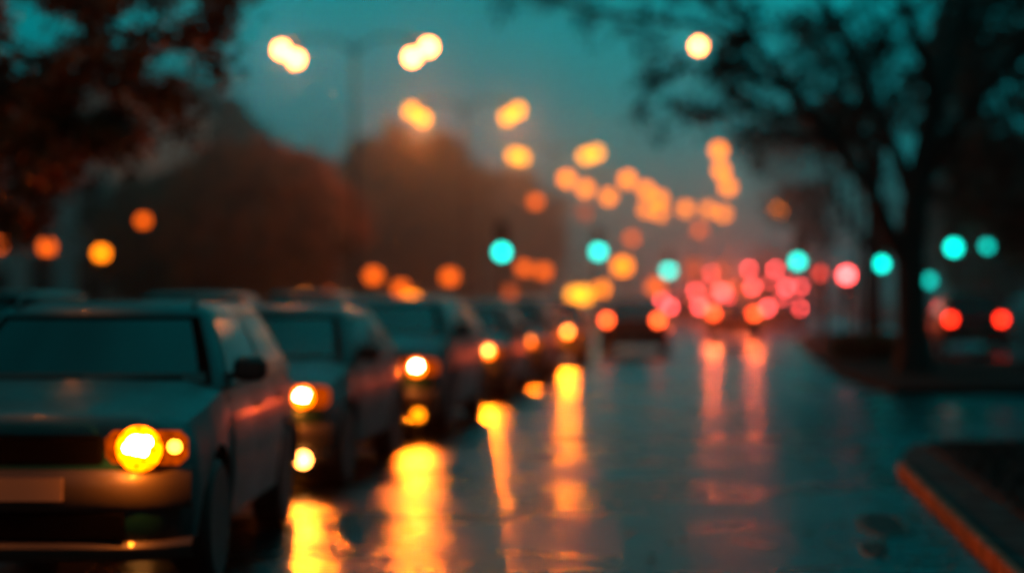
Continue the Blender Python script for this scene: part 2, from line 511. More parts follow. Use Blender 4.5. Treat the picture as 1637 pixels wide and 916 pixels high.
def make_car(name, label, cat, loc, rz, L=4.4, W=1.76, H=1.47, nose=.80, cowl=.97, cowl_y=1.15, roof_f=1.85,
             roof_r=3.35, rear_b=3.95, deck=1.0, wr=.33, wf=.85, wb=2.6, mat='paint_dark', front=None, rear=None,
             low_glow=None, rails=False, head_r=.085, head_x=.62, head_z=.72, indicator=None, group=None, tail_x=.64,
             tail_z=.92, tail_r=.095, high_brake=None, oneside=None, plate_z=.45, marker=False):
    t = thing(name, label, cat, loc, rz, group)
    Y0 = -L / 2
    hw = W / 2
    zb = .24
    paint_ = M[mat]
    tops = [(0, nose - .16), (.05, nose - .06), (.16, nose), (cowl_y, cowl), (rear_b, deck), (L - .14, deck - .03),
            (L - .04, deck - .10), (L, deck - .22)]
    hws = [(0, .70), (.04, .80), (.14, .90), (.35, .96), (.8, .995), (L - 1.0, 1), (L - .4, .965), (L - .12, .90),
           (L - .03, .82), (L, .72)]
    bots = [(0, .14), (.06, .05), (.4, 0), (L - .4, .02), (L - .05, .1), (L, .18)]
    axles = [wf, wf + wb]

    def arch(s):
        z = 0
        for a in axles:
            d = abs(s - a); Ra = wr + .06
            if d < Ra: z = max(z, wr + math.sqrt(Ra * Ra - d * d))
        return z

    def sec(s):
        tz = lin(s, tops); h_ = hw * lin(s, hws); b_ = zb + lin(s, bots)
        zs = [b_, b_, b_ + .07, b_ + (tz - b_) * .45, tz - .17, tz - .05, tz + .012, tz + .03]
        xs = [0, h_ * .84, h_ * .97, h_ * 1.0, h_ * .985, h_ * .93, h_ * .7, 0]
        za = arch(s)
        if za:
            for k in (1, 2, 3, 4):
                zs[k] = max(zs[k], za + .004 * k)
        return [(x, z) for x, z in zip(xs, zs)]

    st = sorted(set([0, .02, .05, .09, .14, .2, .3, L - .3, L - .2, L - .12, L - .07, L - .03, L] +
                    [round(.3 + (L - .6) * i / 58, 4) for i in range(59)]))
    mb = MB(); vs = []; fs = []
    for s in st:
        q = sec(s)
        ring = [(x, Y0 + s, z) for x, z in q] + [(-x, Y0 + s, z) for x, z in q[-2:0:-1]]
        vs += ring
    n = len(ring)
    for i in range(len(st) - 1):
        for k in range(n):
            fs.append((i * n + k, i * n + (k + 1) % n, (i + 1) * n + (k + 1) % n, (i + 1) * n + k))
    fs.append(tuple(range(n))); fs.append(tuple((len(st) - 1) * n + k for k in range(n)))
    mb.add(vs, fs)
    # greenhouse
    z0 = min(cowl, deck) - .03; z1 = H - .07

    def G(part, a, v):
        yf = cowl_y - .03 + (roof_f - cowl_y) * v; yr = rear_b + (roof_r - rear_b) * v
        h_ = hw * (.93 + (.70 - .93) * v ** 1.15)
        z = z0 + (z1 - z0) * v
        if part == 'f': return Vector((a * h_ * .95, Y0 + yf + .16 * abs(a) ** 2.5, z))
        if part == 'r': return Vector((a * h_ * .95, Y0 + yr - .12 * abs(a) ** 2.5, z))
        x = h_ * (1.0)
        yy = yf + .22 + (yr - .18 - yf - .22) * abs(a)
        bow = 1 + .02 * math.sin(PI * abs(a))
        return Vector((x * bow if part == 's' else -x * bow, Y0 + yy, z))
    F9 = [-1 + .25 * i for i in range(9)]; S9 = [i / 8 for i in range(9)]

    def ring_at(v):
        return ([G('f', a, v) for a in F9] + [G('s', a, v) for a in S9] + [G('r', -a, v) for a in F9] +
                [G('m', 1 - a, v) for a in S9])
    rings = [ring_at(v) for v in (0, .25, .5, .75, .92, 1)]
    top = rings[-1]; cx = sum((p for p in top), Vector()) / len(top)
    for sc, dz in ((.93, .035), (.75, .055), (.4, .067)):
        rings.append([Vector((cx.x + (p.x - cx.x) * sc, cx.y + (p.y - cx.y) * sc, p.z + dz)) for p in top])
    n = len(top); vs = [p for r_ in rings for p in r_]; fs = []
    for i in range(len(rings) - 1):
        for k in range(n):
            fs.append((i * n + k, i * n + (k + 1) % n, (i + 1) * n + (k + 1) % n, (i + 1) * n + k))
    fs.append(tuple((len(rings) - 1) * n + k for k in range(n)))
    mb.add(vs, fs)
    mb.build('body', paint_, t, angle=50)
    # glazing
    def lr(a, b, n): return [a + (b - a) * i / (n - 1) for i in range(n)]
    g = MB(); g.grid(lambda a, v: G('f', a, v) + Vector((0, -.010, .006)), lr(-.88, .88, 9), lr(.12, .88, 5))
    ws = g.build('windscreen', M['glass'], t)
    g = MB(); g.grid(lambda a, v: G('f', a, v) + Vector((0, -.005, .003)), lr(-.97, .97, 9), lr(.04, .95, 5))
    g.build('seal', M['matte'], ws)
    g = MB(); g.grid(lambda a, v: G('r', a, v) + Vector((0, .010, .006)), lr(-.88, .88, 9), lr(.20, .88, 5))
    g.build('rear_window', M['glass'], t)
    for sd, nm in (('s', 1), ('m', -1)):
        for (a0, a1) in ((.02, .46), (.51, .93)):
            g = MB(); g.grid(lambda a, v: G(sd, a, v) + Vector((nm * .009, 0, .002)), lr(a0, a1, 5), lr(.17, .88, 4))
            g.build('side_window', M['side_glass'], t)
    # doors
    for sg in (1, -1):
        for (s0, s1) in ((wf + wr + .12, wf + wb * .56), (wf + wb * .57, wf + wb - wr * .62)):
            g = MB()
            def door(u, k, sg=sg):
                x, z = sec(u)[k]
                return Vector((sg * (x + .006), Y0 + u, max(z, .30)))
            us = lr(s0, s1, 8)
            g.grid(door, us, [2, 3, 4, 5])
            dr = g.build('door', paint_, t)
            h = MB(); hx, hz_ = sec(s1 - .16)[4]
            h.box((sg * (hx + .02), Y0 + s1 - .16, hz_ - .01), (.03, .17, .03), ch=.01)
            h.build('handle', M['trim'], dr)
    # bumpers that wrap round the corners
    def bumper(yb, dd, zt, zl, out):
        mbp = MB(); N_ = 21; vs = []; fs = []
        prof = [(.09, zt + .004), (.03, zt), (.006, zt - .03), (0, (zt + zl) / 2 + .02), (.008, zl + .03), (.03, zl), (.09, zl)]
        for i in range(N_):
            a = -1 + 2 * i / (N_ - 1)
            x = a * hw * .965; y = out - .20 * abs(a) ** 5
            vs += [(x, yb + dd * (y - dy), z) for dy, z in prof]
        m_ = len(prof)
        for i in range(N_ - 1):
            for k in range(m_ - 1):
                fs.append((i * m_ + k, i * m_ + k + 1, (i + 1) * m_ + k + 1, (i + 1) * m_ + k))
        mbp.add(vs, fs); return mbp
    g = bumper(Y0, -1, plate_z + .09, plate_z - .11, .075); q = bumper(Y0, -1, .33, .235, .06); g.add(q.v, q.f)
    g.build('front_bumper', M['bumper'], t)
    g = bumper(Y0 + L, 1, .64, .36, .075); q = bumper(Y0 + L, 1, .34, .27, .05); g.add(q.v, q.f)
    g.build('rear_bumper', M['bumper'], t)
    g = MB(); g.box((0, Y0 - .01, (plate_z - .11 + .33) / 2), (W * .62, .06, max(.05, plate_z - .11 - .33 - .02)), ch=.01)
    g.build('lower_intake', M['matte'], t)
    # grille, plates
    g = MB(); g.box((0, Y0 - .004, nose - .14), (W * .50, .05, .15), ch=.02); gl = g.build('grille', M['matte'], t)
    g = MB()
    for k in range(4): g.box((0, Y0 - .034, nose - .19 + .033 * k), (W * .48, .012, .008))
    g.build('grille_bar', M['matte'], gl, smooth=False)
    g = MB(); g.box((0, Y0 - .088, plate_z), (.52, .012, .115)); g.build('number_plate', M['plate'], t, smooth=False)
    g = MB(); g.box((0, Y0 + L + .088, .52), (.52, .012, .115)); g.build('number_plate', M['plate'], t, smooth=False)
    # wipers
    for a in (-.55, .15):
        p = [G('f', a + .0, .06) + Vector((0, -.03, .01)), G('f', a + .35, .10) + Vector((0, -.03, .012)),
             G('f', a + .62, .115) + Vector((0, -.028, .012))]
        g = MB(); g.tube(p, [.022, .018, .012], 6); g.build('wiper', M['trim'], t)
    g = MB(); g.grid(lambda a, v: G('f', a, v * .17) + Vector((0, -.022 + .0 * v, .012)), lr(-.93, .93, 9), [.25, 1])
    g.build('cowl_panel', M['trim'], t)
    # mirrors
    for sg in (1, -1):
        p = G('s' if sg > 0 else 'm', .05, .16)
        g = MB(); g.box((p.x + sg * .13, p.y - .02, p.z + .03), (.20, .11, .14), ch=.035)
        g.box((p.x + sg * .03, p.y, p.z - .01), (.09, .05, .04), ch=.01)
        mi = g.build('side_mirror', paint_, t)
        g = MB(); g.box((p.x + sg * .13, p.y + .040, p.z + .03), (.16, .008, .10)); g.build('mirror_glass', M['chrome'], mi, smooth=False)
    # wheels
    for sg in (1, -1):
        for a in axles:
            c = (sg * (hw - .115), Y0 + a, wr)
            g = MB()
            g.lathe([(wr * .66, -.10), (wr * .9, -.105), (wr * .985, -.08), (wr, -.04), (wr, .04), (wr * .985, .08),
                     (wr * .9, .105), (wr * .66, .10)], (0, 0, 0), 'X', 28)
            wh = g.build('wheel', M['tyre'], t, loc=c)
            g = MB(); g.lathe([(wr * .68, -.06), (wr * .68, .09), (wr * .60, .095), (wr * .58, .05), (wr * .2, .06), (wr * .12, .09), (.001, .09)] if sg > 0 else
                              [(wr * .68, .06), (wr * .68, -.09), (wr * .60, -.095), (wr * .58, -.05), (wr * .2, -.06), (wr * .12, -.09), (.001, -.09)], (0, 0, 0), 'X', 24)
            for k in range(5):
                an = 2 * PI * k / 5
                g.box((sg * .082, math.cos(an) * wr * .37, math.sin(an) * wr * .37), (.022, wr * .52, .05),
                      Matrix.Rotation(an, 3, 'X'), ch=.006)
            g.build('rim', M['rim'], wh)
    if rails:
        for sg in (1, -1):
            p = [Vector((sg * hw * .60, Y0 + roof_f + .15, H - .05)), Vector((sg * hw * .60, Y0 + roof_f + .25, H + .015)),
                 Vector((sg * hw * .60, Y0 + roof_r - .25, H + .015)), Vector((sg * hw * .60, Y0 + roof_r - .12, H - .05))]
            g = MB(); g.tube(p, .014, 8); g.build('roof_rail', M['trim'], t)
    # lamps
    for sg in (1, -1):
        g = MB(); xx = sg * hw * .735
        g.box((xx, Y0 + .03, head_z), (hw * .46, .13, .17), ch=.04)
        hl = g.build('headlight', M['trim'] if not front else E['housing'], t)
        if front:
            if oneside is not None and sg != oneside: continue
            g = MB(); c = (sg * head_x, Y0 - .040, head_z)
            g.lathe([(head_r, 0), (head_r * .92, -.008), (head_r * .56, -.010), (.001, -.010)], c, 'Y', 20)
            g.build('reflector', E['reflector'], hl)
            g = MB()
            for (ox, oz, q_) in ((-.08, .18, .42), (.34, .30, .26), (-.42, .05, .24), (.22, -.10, .20)):
                cc = (c[0] + ox * head_r, c[1], c[2] + oz * head_r)
                g.lathe([(head_r * q_, -.012 - q_ * .02), (head_r * q_ * .8, -.03), (.001, -.036)], cc, 'Y', 12)
            g.build('bulb', E[front], hl)
            bulb_light(hl, (c[0], c[1] - .06, c[2]), BEAM.get(front, 60), (1, .12, .002), 'SPOT', (R(88), 0, PI), size=R(150), blend=.9)
            bulb_light(hl, (c[0] + sg * .02, c[1] - .14, c[2] - .02), 24 if front == 'head_near' else 14, (1, .20, .01))  # extra unseen point light added to brighten the bumper round the headlight
            if indicator:
                g = MB(); c = (sg * (head_x + .175), Y0 - .030, head_z + .01)
                g.lathe([(.035, 0), (.030, -.010), (.001, -.02)], c, 'Y', 12)
                g.build('indicator', E[indicator], hl)
    if marker:
        g = MB()
        g.lathe([(.045, 0), (.04, -.012), (.001, -.02)], (.36, Y0 - .045, head_z + .03), 'Y', 14)
        g.lathe([(.045, 0), (.04, -.012), (.001, -.02)], (.38, Y0 - .045, head_z - .10), 'Y', 14)
        g.build('marker_lamp', E['amber_marker'], t)
    if low_glow:  # small lit discs low on the front
        for sg in (1, -1):
            g = MB(); g.lathe([(.06, 0), (.055, -.012), (.001, -.02)], (sg * hw * .74, Y0 - .045, .27), 'Y', 14)
            g.build('low_disc', E[low_glow], t)
    for sg in (1, -1):
        g = MB(); g.box((sg * tail_x, Y0 + L - .015, tail_z), (.26, .07, .19), ch=.03)
        hl = g.build('taillight', M['trim'], t)
        if rear:
            g = MB(); c = (sg * tail_x, Y0 + L + .024, tail_z)
            g.lathe([(tail_r, 0), (tail_r * .9, .010), (tail_r * .5, .02), (.001, .024)], c, 'Y', 16)
            g.build('bulb', E[rear], hl)
            if 60 < loc[1] < 110 and -.2 < loc[0] < 1.2:
                bulb_light(hl, (c[0], c[1] + .06, c[2]), 260, (1, .09, .02), 'SPOT', (R(88), 0, 0), size=R(150), blend=.9)
    if high_brake:
        p = G('r', 0, .97)
        g = MB(); g.box((0, p.y + .045, p.z), (.32, .03, .05), ch=.01); g.build('brake_lamp', E[high_brake], t)
    return t


QG = 'cars queuing with headlights on'
# nearest car: an estate/SUV, slightly turned
fr = P(225, 728, 9.3)
make_car('estate_car', 'dark wet estate car nearest the camera with a large bright orange headlight', 'car',
         (-3.70, 11.55, 0), R(5.0), L=4.45, W=1.78, H=1.53, nose=.93, cowl=1.07, cowl_y=1.18, roof_f=1.78, roof_r=3.95,
         rear_b=4.22, deck=1.08, wr=.34, wf=.88, wb=2.65, mat='paint_teal', front='head_near', indicator='amber_marker',
         rails=True, head_r=.115, head_x=.63, head_z=.80, plate_z=.60, group=QG)
make_car('hatchback_car', 'wet hatchback with its headlight showing just right of the nearest car', 'car',
         (-3.92, 17.0, 0), R(.6), L=4.15, W=1.74, H=1.47, nose=.84, cowl=1.0, cowl_y=.98, roof_f=1.75, roof_r=3.45,
         rear_b=3.98, deck=1.03, wf=.78, wb=2.52, mat='paint_grey', front='head', low_glow='head_far', head_x=.64, head_z=.76, group=QG)
make_car('people_carrier', 'tall pale people carrier third in the queue with a white hot headlight', 'car',
         (-3.90, 22.9, 0), 0, L=4.7, W=1.84, H=1.54, nose=.95, cowl=1.1, cowl_y=.95, roof_f=1.75, roof_r=4.2,
         rear_b=4.5, deck=1.12, wr=.34, wf=.88, wb=2.8, mat='paint_grey', front='head', low_glow='lamp', head_x=.66, head_z=.78, group=QG, marker=True)  # its low lit discs stand in for puddle reflections by the wheels
make_car('saloon_car', 'dark saloon fourth in the queue, headlight glowing beyond the people carrier', 'car',
         (-3.95, 29.9, 0), 0, H=1.44, nose=.80, mat='paint_dark', front='head_far', head_z=.74, group=QG)
make_car('estate_car', 'teal roofed estate fifth in the queue, small round yellow headlight', 'car',
         (-3.90, 35.3, 0), 0, H=1.50, roof_r=3.9, rear_b=4.2, deck=1.02, mat='paint_teal', front='head_far', head_z=.74, group=QG)
make_car('saloon_car', 'sixth queuing saloon with a bright yellow headlight, last before the red car', 'car',
         (-3.82, 43.0, 0), 0, H=1.46, mat='paint_grey', front='head_far', head_z=.76, group=QG)
# cars in the far lane behind
make_car('hatchback_car', 'pale roofed car at the far left behind the nearest car', 'car',
         (-7.6, 19.4, 0), 0, H=1.60, roof_r=3.7, rear_b=4.1, deck=1.05, mat='paint_grey')
make_car('hatchback_car', 'car whose roof shows as a teal line above the nearest car roof', 'car',
         (-7.4, 26.5, 0), 0, H=1.58, roof_r=3.7, rear_b=4.1, deck=1.05, mat='paint_teal')
make_car('estate_car', 'parked estate whose roof shows above the hatchback in the queue', 'car',
         (-7.5, 34.5, 0), 0, H=1.60, roof_r=3.9, rear_b=4.2, deck=1.05, mat='paint_grey')
# traffic going away

def away(nm, label, x, y, **k):
    k.setdefault('tail_r', .11 + max(0, y - 70) * .0009)
    return make_car(nm, label, 'car', (x, y, 0), PI, group='cars driving away with tail lamps on', **k)


away('saloon_car', 'dark red saloon seen from behind at the head of the oncoming queue', -2.16, 50.3, mat='paint_red', H=1.42, rear='red_hot', tail_z=.92)
away('saloon_car', 'black saloon driving away in the lane ahead, nearest of the red tail lamps', .45, 63.2, mat='paint_dark', H=1.44, rear='red_hot', tail_z=.96)
away('hatchback_car', 'hatchback driving away just behind the red saloon in the left lane', -1.5, 87.2, mat='paint_dark', H=1.5, rear='red', tail_z=1.0, roof_r=3.7, rear_b=4.1, high_brake='red_dim')
away('saloon_car', 'grey saloon driving away in the right lane, low red lamps', 2.6, 82.2, mat='paint_grey', H=1.45, rear='red', tail_z=1.0, high_brake='red')
away('delivery_van', 'tall van driving away on the right with lamps set high', 1.0, 104.7, L=5.2, W=1.95, H=2.2, nose=1.05, cowl=1.25, cowl_y=.9, roof_f=1.6, roof_r=5.0, rear_b=5.1, deck=1.2, wb=3.3, mat='paint_dark', rear='red', tail_x=.78, tail_z=1.65, high_brake='red_hot')
away('delivery_van', 'tall van driving away on the left with lamps set high', -.7, 122.7, L=5.2, W=1.95, H=2.2, nose=1.05, cowl=1.25, cowl_y=.9, roof_f=1.6, roof_r=5.0, rear_b=5.1, deck=1.2, wb=3.3, mat='paint_grey', rear='red', tail_x=.78, tail_z=1.72, high_brake='red')
away('saloon_car', 'small distant saloon far down the right lane', 3.6, 150, mat='paint_dark', rear='red', tail_z=1.0, high_brake='red')
# parked on the right
make_car('parked_car', 'black car with two red tail lamps standing right of the big tree', 'car', (6.75, 54.2, 0), PI,
         H=1.62, W=1.86, roof_r=3.8, rear_b=4.15, deck=1.08, mat='paint_dark', rear='red_deep', tail_x=.66, tail_z=.90, tail_r=.12)


def make_bus(label, loc):
    t = thing('bus', label, 'bus', loc, PI)
    W, L, H = 2.5, 10.5, 3.5
    g = MB(); g.box((0, 0, H / 2 + .16), (W, L, H - .32), ch=.12); g.build('body', M['paint_grey'], t)
    g = MB(); g.box((0, L / 2 + .004, 2.15), (W * .8, .02, .9), ch=.005); g.build('rear_window', M['glass'], t)
    g = MB(); g.box((0, -L / 2 - .004, 1.9), (W * .88, .02, 1.5), ch=.005); g.build('windscreen', M['glass'], t)
    for sg in (1, -1):
        for k in range(6):
            g = MB(); g.box((sg * (W / 2 + .003), -4.1 + k * 1.62, 2.1), (.02, 1.45, .9), ch=.005); g.build('side_window', M['glass'], t)
        for yy in (-3.2, 2.6):
            g = MB(); g.lathe([(.30, -.13), (.46, -.13), (.5, -.09), (.5, .09), (.46, .13), (.30, .13)], (0, 0, 0), 'X', 24)
            wh = g.build('wheel', M['tyre'], t, loc=(sg * (W / 2 - .14), yy, .5))
            g = MB(); g.lathe([(.31, -.06), (.31, .10), (.1, .06), (.001, .06)], (0, 0, 0), 'X', 20); g.build('rim', M['rim'], wh)
        for zz, mm, r in ((1.05, 'red', .16), (3.30, 'red', .18)):
            g = MB(); g.box((sg * .92, L / 2 + .01, zz), (.34, .05, .30), ch=.02); tl = g.build('taillight', M['trim'], t)
            g = MB(); g.lathe([(r, 0), (r * .9, .012), (.001, .022)], (sg * .92, L / 2 + .036, zz), 'Y', 16); g.build('bulb', E[mm], tl)
    g = MB(); g.box((0, L / 2 + .02, .52), (W * .94, .10, .26), ch=.03); g.build('rear_bumper', M['trim'], t)
    g = MB(); g.box((0, L / 2 + .08, .56), (.52, .012, .12)); g.build('number_plate', M['plate'], t, smooth=False)
    return t


away('delivery_van', 'dark van in the far right lane between the grey saloon and the bus', 2.45, 98.5, L=5.2, W=1.95, H=2.3, nose=1.05, cowl=1.25, cowl_y=.9, roof_f=1.6, roof_r=5.0, rear_b=5.1, deck=1.2, wb=3.3, mat='paint_dark', rear='red', tail_x=.82, tail_z=1.9, high_brake='red')
away('hatchback_car', 'hatchback braking far ahead between the two tall vans', .35, 92.0, mat='paint_red', H=1.5, rear='red', tail_z=1.15, roof_r=3.7, rear_b=4.1, high_brake='red')
make_bus('tall coach farthest ahead over the left lane with small red lamps', (-1.6, 172.0, 0))
away('delivery_van', 'last van on the far right of the red lamp cluster', 4.5, 130.5, L=5.2, W=1.95, H=2.5, nose=1.05, cowl=1.25, cowl_y=.9, roof_f=1.6, roof_r=5.0, rear_b=5.1, deck=1.2, wb=3.3, mat='paint_grey', rear='red', tail_x=.80, tail_z=2.05, high_brake='red')
away('hatchback_car', 'small red hatchback braking far down the left lane', -2.6, 112.0, mat='paint_red', H=1.5, rear='red', tail_z=1.2, roof_r=3.7, rear_b=4.1, high_brake='red')
make_bus('grey bus driving away with two pairs of red lamps one above the other', (2.95, 140.2, 0))

# ------------------------------------------------------------------ street lamps
ordn = ['nearest', 'second', 'third', 'fourth', 'fifth', 'sixth', 'seventh', 'eighth']


def head_fixture(t, c, lenses, mat, r):
    """a lamp head at c (local) with lit globes hanging just below its shade"""
    mid = sum(lenses, Vector()) / len(lenses)
    sp = max((l - mid).length for l in lenses)
    top = max(l.z for l in lenses) + r + .03
    g = MB(); g.box((mid.x, mid.y, top + .03), (2 * sp + 2.4 * r, .36, .07), ch=.03)
    for l in lenses: g.tube([(l.x, l.y, l.z + r * .8), (l.x, l.y, top + .02)], [.05, .04], 8)
    hd = g.build('lamp_head', M['pole'], t)
    for l in lenses:
        g = MB(); g.globe(l, r, 14, 8); g.build('lens', E[mat], hd)
    return Vector((mid.x, mid.y, top + .04))


def twin_mast(i, left, right, d, mat, r):
    A = [P(x, y, d) for x, y in left]; B = [P(x, y, d) for x, y in right]
    allp = A + B; cx = (sum(p.x for p in A) / len(A) + sum(p.x for p in B) / len(B)) / 2
    o = Vector((cx, d, .10))
    t = thing('street_lamp', f'twin arm street lamp on the median, {ordn[i]} mast of the row going away', 'street lamp', o, 0,
              'twin arm street lamps on the median')
    A = [p - o for p in A]; B = [p - o for p in B]
    ta = head_fixture(t, None, A, mat, r); tb = head_fixture(t, None, B, mat, r)
    H = max(ta.z, tb.z) + .1
    g = MB(); g.tube([(0, 0, 0), (0, 0, 1.2), (0, 0, H * .6), (0, 0, H)], [.075, .06, .05, .04], 12)
    g.lathe([(.2, 0), (.2, .05), (.12, .12), (.11, .5)], n=14)
    g.build('pole', M['pole'], t)
    for e in (ta, tb):
        bulb_light(t, (e.x, e.y - .1, e.z - r * 2 - .35), ((230, 750, 200, 30, 25, 25, 20, 20)[i] * (1 if e is ta else .45)))
        g = MB(); g.tube([(0, 0, H - .5), (e.x * .3, 0, H - .05), (e.x * .7, e.y, e.z + .10), (e.x, e.y, e.z)], [.045, .04, .035, .03], 8)
        g.build('arm', M['pole'], t)


twin_mast(0, [(450, 80), (473, 95)], [(659, 92), (685, 76)], 60, 'lamp_hot', .19)
twin_mast(1, [(658, 178), (676, 190)], [(811, 188), (828, 177)], 80, 'lamp_warm', .25)
twin_mast(2, [(823, 249), (834, 252)], [(936, 250), (953, 245)], 104, 'lamp_warm', .32)
twin_mast(3, [(906, 286)], [(1003, 287)], 125, 'lamp', .40)
twin_mast(4, [(936, 302)], [(1033, 304)], 138, 'lamp', .43)
twin_mast(5, [(973, 315)], [(1055, 318)], 150, 'lamp', .46)
twin_mast(6, [(1033, 335)], [(1096, 334)], 172, 'lamp', .50)
twin_mast(7, [(1055, 341)], [(1133, 335)], 190, 'lamp', .55)


def arm_lamp(i, px, py, d, side_x, mat, r, label):
    p = P(px, py, d); o = Vector((side_x, d, .1)); q = p - o
    t = thing('street_lamp', label, 'street lamp', o, 0, 'single arm street lamps along the right kerb')
    e = head_fixture(t, None, [q], mat, r)
    H = e.z + .25
    g = MB(); g.tube([(0, 0, 0), (0, 0, 1.2), (0, 0, H * .6), (0, 0, H - .6)], [.10, .09, .07, .055], 12)
    g.lathe([(.18, 0), (.18, .05), (.11, .12), (.1, .5)], n=14)
    g.build('pole', M['pole'], t)
    bulb_light(t, (e.x, e.y, e.z - r * 2 - .35), 20 if d > 20 else 75)
    g = MB(); g.tube([(0, 0, H - .65), (q.x * .12, 0, H - .2), (q.x * .5, 0, H + .1), (e.x, e.y, e.z)], [.05, .045, .04, .03], 8)
    g.build('arm', M['pole'], t)


arm_lamp(0, 1117, 74, 58, 4.1, 'lamp_hot', .17, 'lone street lamp shining through the bare crown of the big tree')
arm_lamp(1, 1149, 241, 100, 5.2, 'lamp', .33, 'upper lamp of the short falling row above the right lane')
arm_lamp(2, 1153, 273, 116, 5.6, 'lamp', .37, 'middle lamp of the short falling row above the right lane')
arm_lamp(3, 1164, 299, 134, 6.2, 'lamp', .42, 'lower lamp of the short falling row above the right lane')
arm_lamp(4, 1157, 342, 176, 7.0, 'lamp', .50, 'most distant arm lamp, beside the end of the median row')
arm_lamp(5, 1244, 334, 150, 9.4, 'lamp', .44, 'lone orange lamp right of the road above a green signal')


def lantern(px, py, d, mat, r, label, group='post lanterns'):
    p = P(px, py, d); z = p.z; r *= 1.28
    t = thing('post_lantern', label, 'lantern', (p.x, p.y, .1), 0, group)
    zz = z - .1
    g = MB(); g.tube([(0, 0, 0), (0, 0, zz * .5), (0, 0, max(.2, zz - r - .05))], [.06, .045, .035], 10)
    g.lathe([(.12, 0), (.12, .08), (.07, .16)], n=12)
    g.lathe([(.04, zz - r - .10), (r * .7, zz - r - .03), (r * .6, zz - r * .75)], n=12); g.build('pole', M['pole'], t)
    g = MB(); g.globe((0, 0, zz), r, 14, 8); g.build('globe', E[mat], t)
    g = MB(); g.lathe([(r * 1.1, zz + r * .85), (r * .6, zz + r * 1.2), (.02, zz + r * 1.35)], n=14); g.build('cap', M['pole'], t)


LN = [
    (162, 405, 60, 'lamp', .17, 'bright orange post lantern in front of the building'),
    (75, 395, 66, 'lamp_dim', .2, 'dim post lantern by the building doorway'),
    (2, 392, 62, 'lamp_dim', .16, 'post lantern cut by the left edge'),
    (229, 353, 70, 'lamp_dim', .17, 'tall dim lantern beside the clipped tree'),
    (322, 63, 75, 'lamp_faint', .22, 'very faint lamp high among the left leaves'),
    (365, 441, 84, 'lamp_dim', .24, 'orange lantern at the foot of the clipped tree'),
    (486, 462, 88, 'lamp_faint', .24, 'faint lantern above the half hidden lamp over the hatchback roof'),
    (487, 478, 70, 'lamp', .22, 'lantern half sunk behind the hatchback roof'),
    (524, 470, 96, 'lamp_faint', .24, 'small faint lantern right of the half sunk one'),
    (597, 441, 90, 'lamp_dim', .28, 'orange lantern above the people carrier roof'),
    (641, 461, 94, 'lamp_dim', .28, 'lower of the two lanterns above the people carrier roof'),
    (657, 481, 72, 'lamp', .26, 'lantern half sunk behind the people carrier roof'),
    (719, 443, 96, 'lamp_dim', .30, 'round orange lantern right of the people carrier'),
    (814, 468, 100, 'lamp_faint', .3, 'faint low lantern left of the orange pair'),
    (838, 429, 104, 'lamp_dim', .28, 'left one of the overlapping orange lantern pair'),
    (869, 434, 106, 'lamp_dim', .29, 'right one of the overlapping orange lantern pair'),
    (856, 323, 112, 'lamp_dim', .28, 'dim high lamp alone below the lamp row'),
    (935, 340, 130, 'lamp_faint', .33, 'very faint lamp under the median row'),
    (1010, 381, 140, 'lamp_dim', .32, 'dusky lamp right of the second green signal'),
    (1118, 368, 150, 'lamp_dim', .33, 'dusky lamp under the far end of the median row'),
    (995, 426, 118, 'lamp', .40, 'large soft orange lamp above the red saloon'),
    (961, 462, 112, 'lamp', .30, 'orange lamp touching the big yellow one'),
    (932, 472, 96, 'lamp_warm', .34, 'big pale yellow lamp just above the queue'),
    (918, 471, 92, 'lamp_warm', .26, 'smaller yellow lamp overlapping the big pale yellow one'),
    (1048, 458, 122, 'lamp_dim', .38, 'orange red lamp under the third green signal'),
    (1109, 428, 150, 'lamp_faint', .5, 'pale faint lamp right of the third green signal'),
    (1152, 434, 160, 'lamp_faint', .5, 'faint reddish lamp left of the bus'),
]
for a in LN: lantern(*a)


def signal(px, py, d, which, mat, label, pole_dx=0.0, r=.15):
    """three lamp traffic light; the lit lens is on the sight line"""
    p = P(px, py, d); r *= 1.15
    off = {'green': -.36, 'red': .36}[which]
    zc = p.z - off
    t = thing('traffic_light', label, 'traffic light', (p.x, p.y, 0), 0, 'traffic lights')
    zc = max(zc, .8)
    g = MB(); g.tube([(0, .16, 0), (0, .16, zc * .5), (0, .16, zc + .66)], [.065, .055, .05], 10); g.build('pole', M['pole'], t)
    g = MB(); g.box((0, 0, zc), (.42, .22, 1.14), ch=.04); hs = g.build('housing', M['trim'], t)
    for k, nm in ((.36, 'red'), (0, 'amber'), (-.36, 'green')):
        lit = nm == which
        g = MB(); g.lathe([(r, 0), (r * .9, -.015), (.001, -.03)], (0, -.115, zc + k), 'Y', 18)
        g.build('lens', E[mat] if lit else M['window'], hs)
        g = MB()
        rr = r + .02
        def vz(u, v, k=k, rr=rr): return Vector((rr * math.cos(u), -.112 - v, zc + k + rr * math.sin(u)))
        g.grid(vz, [PI * i / 10 for i in range(11)], [0, .16]); g.build('visor', M['trim'], hs)


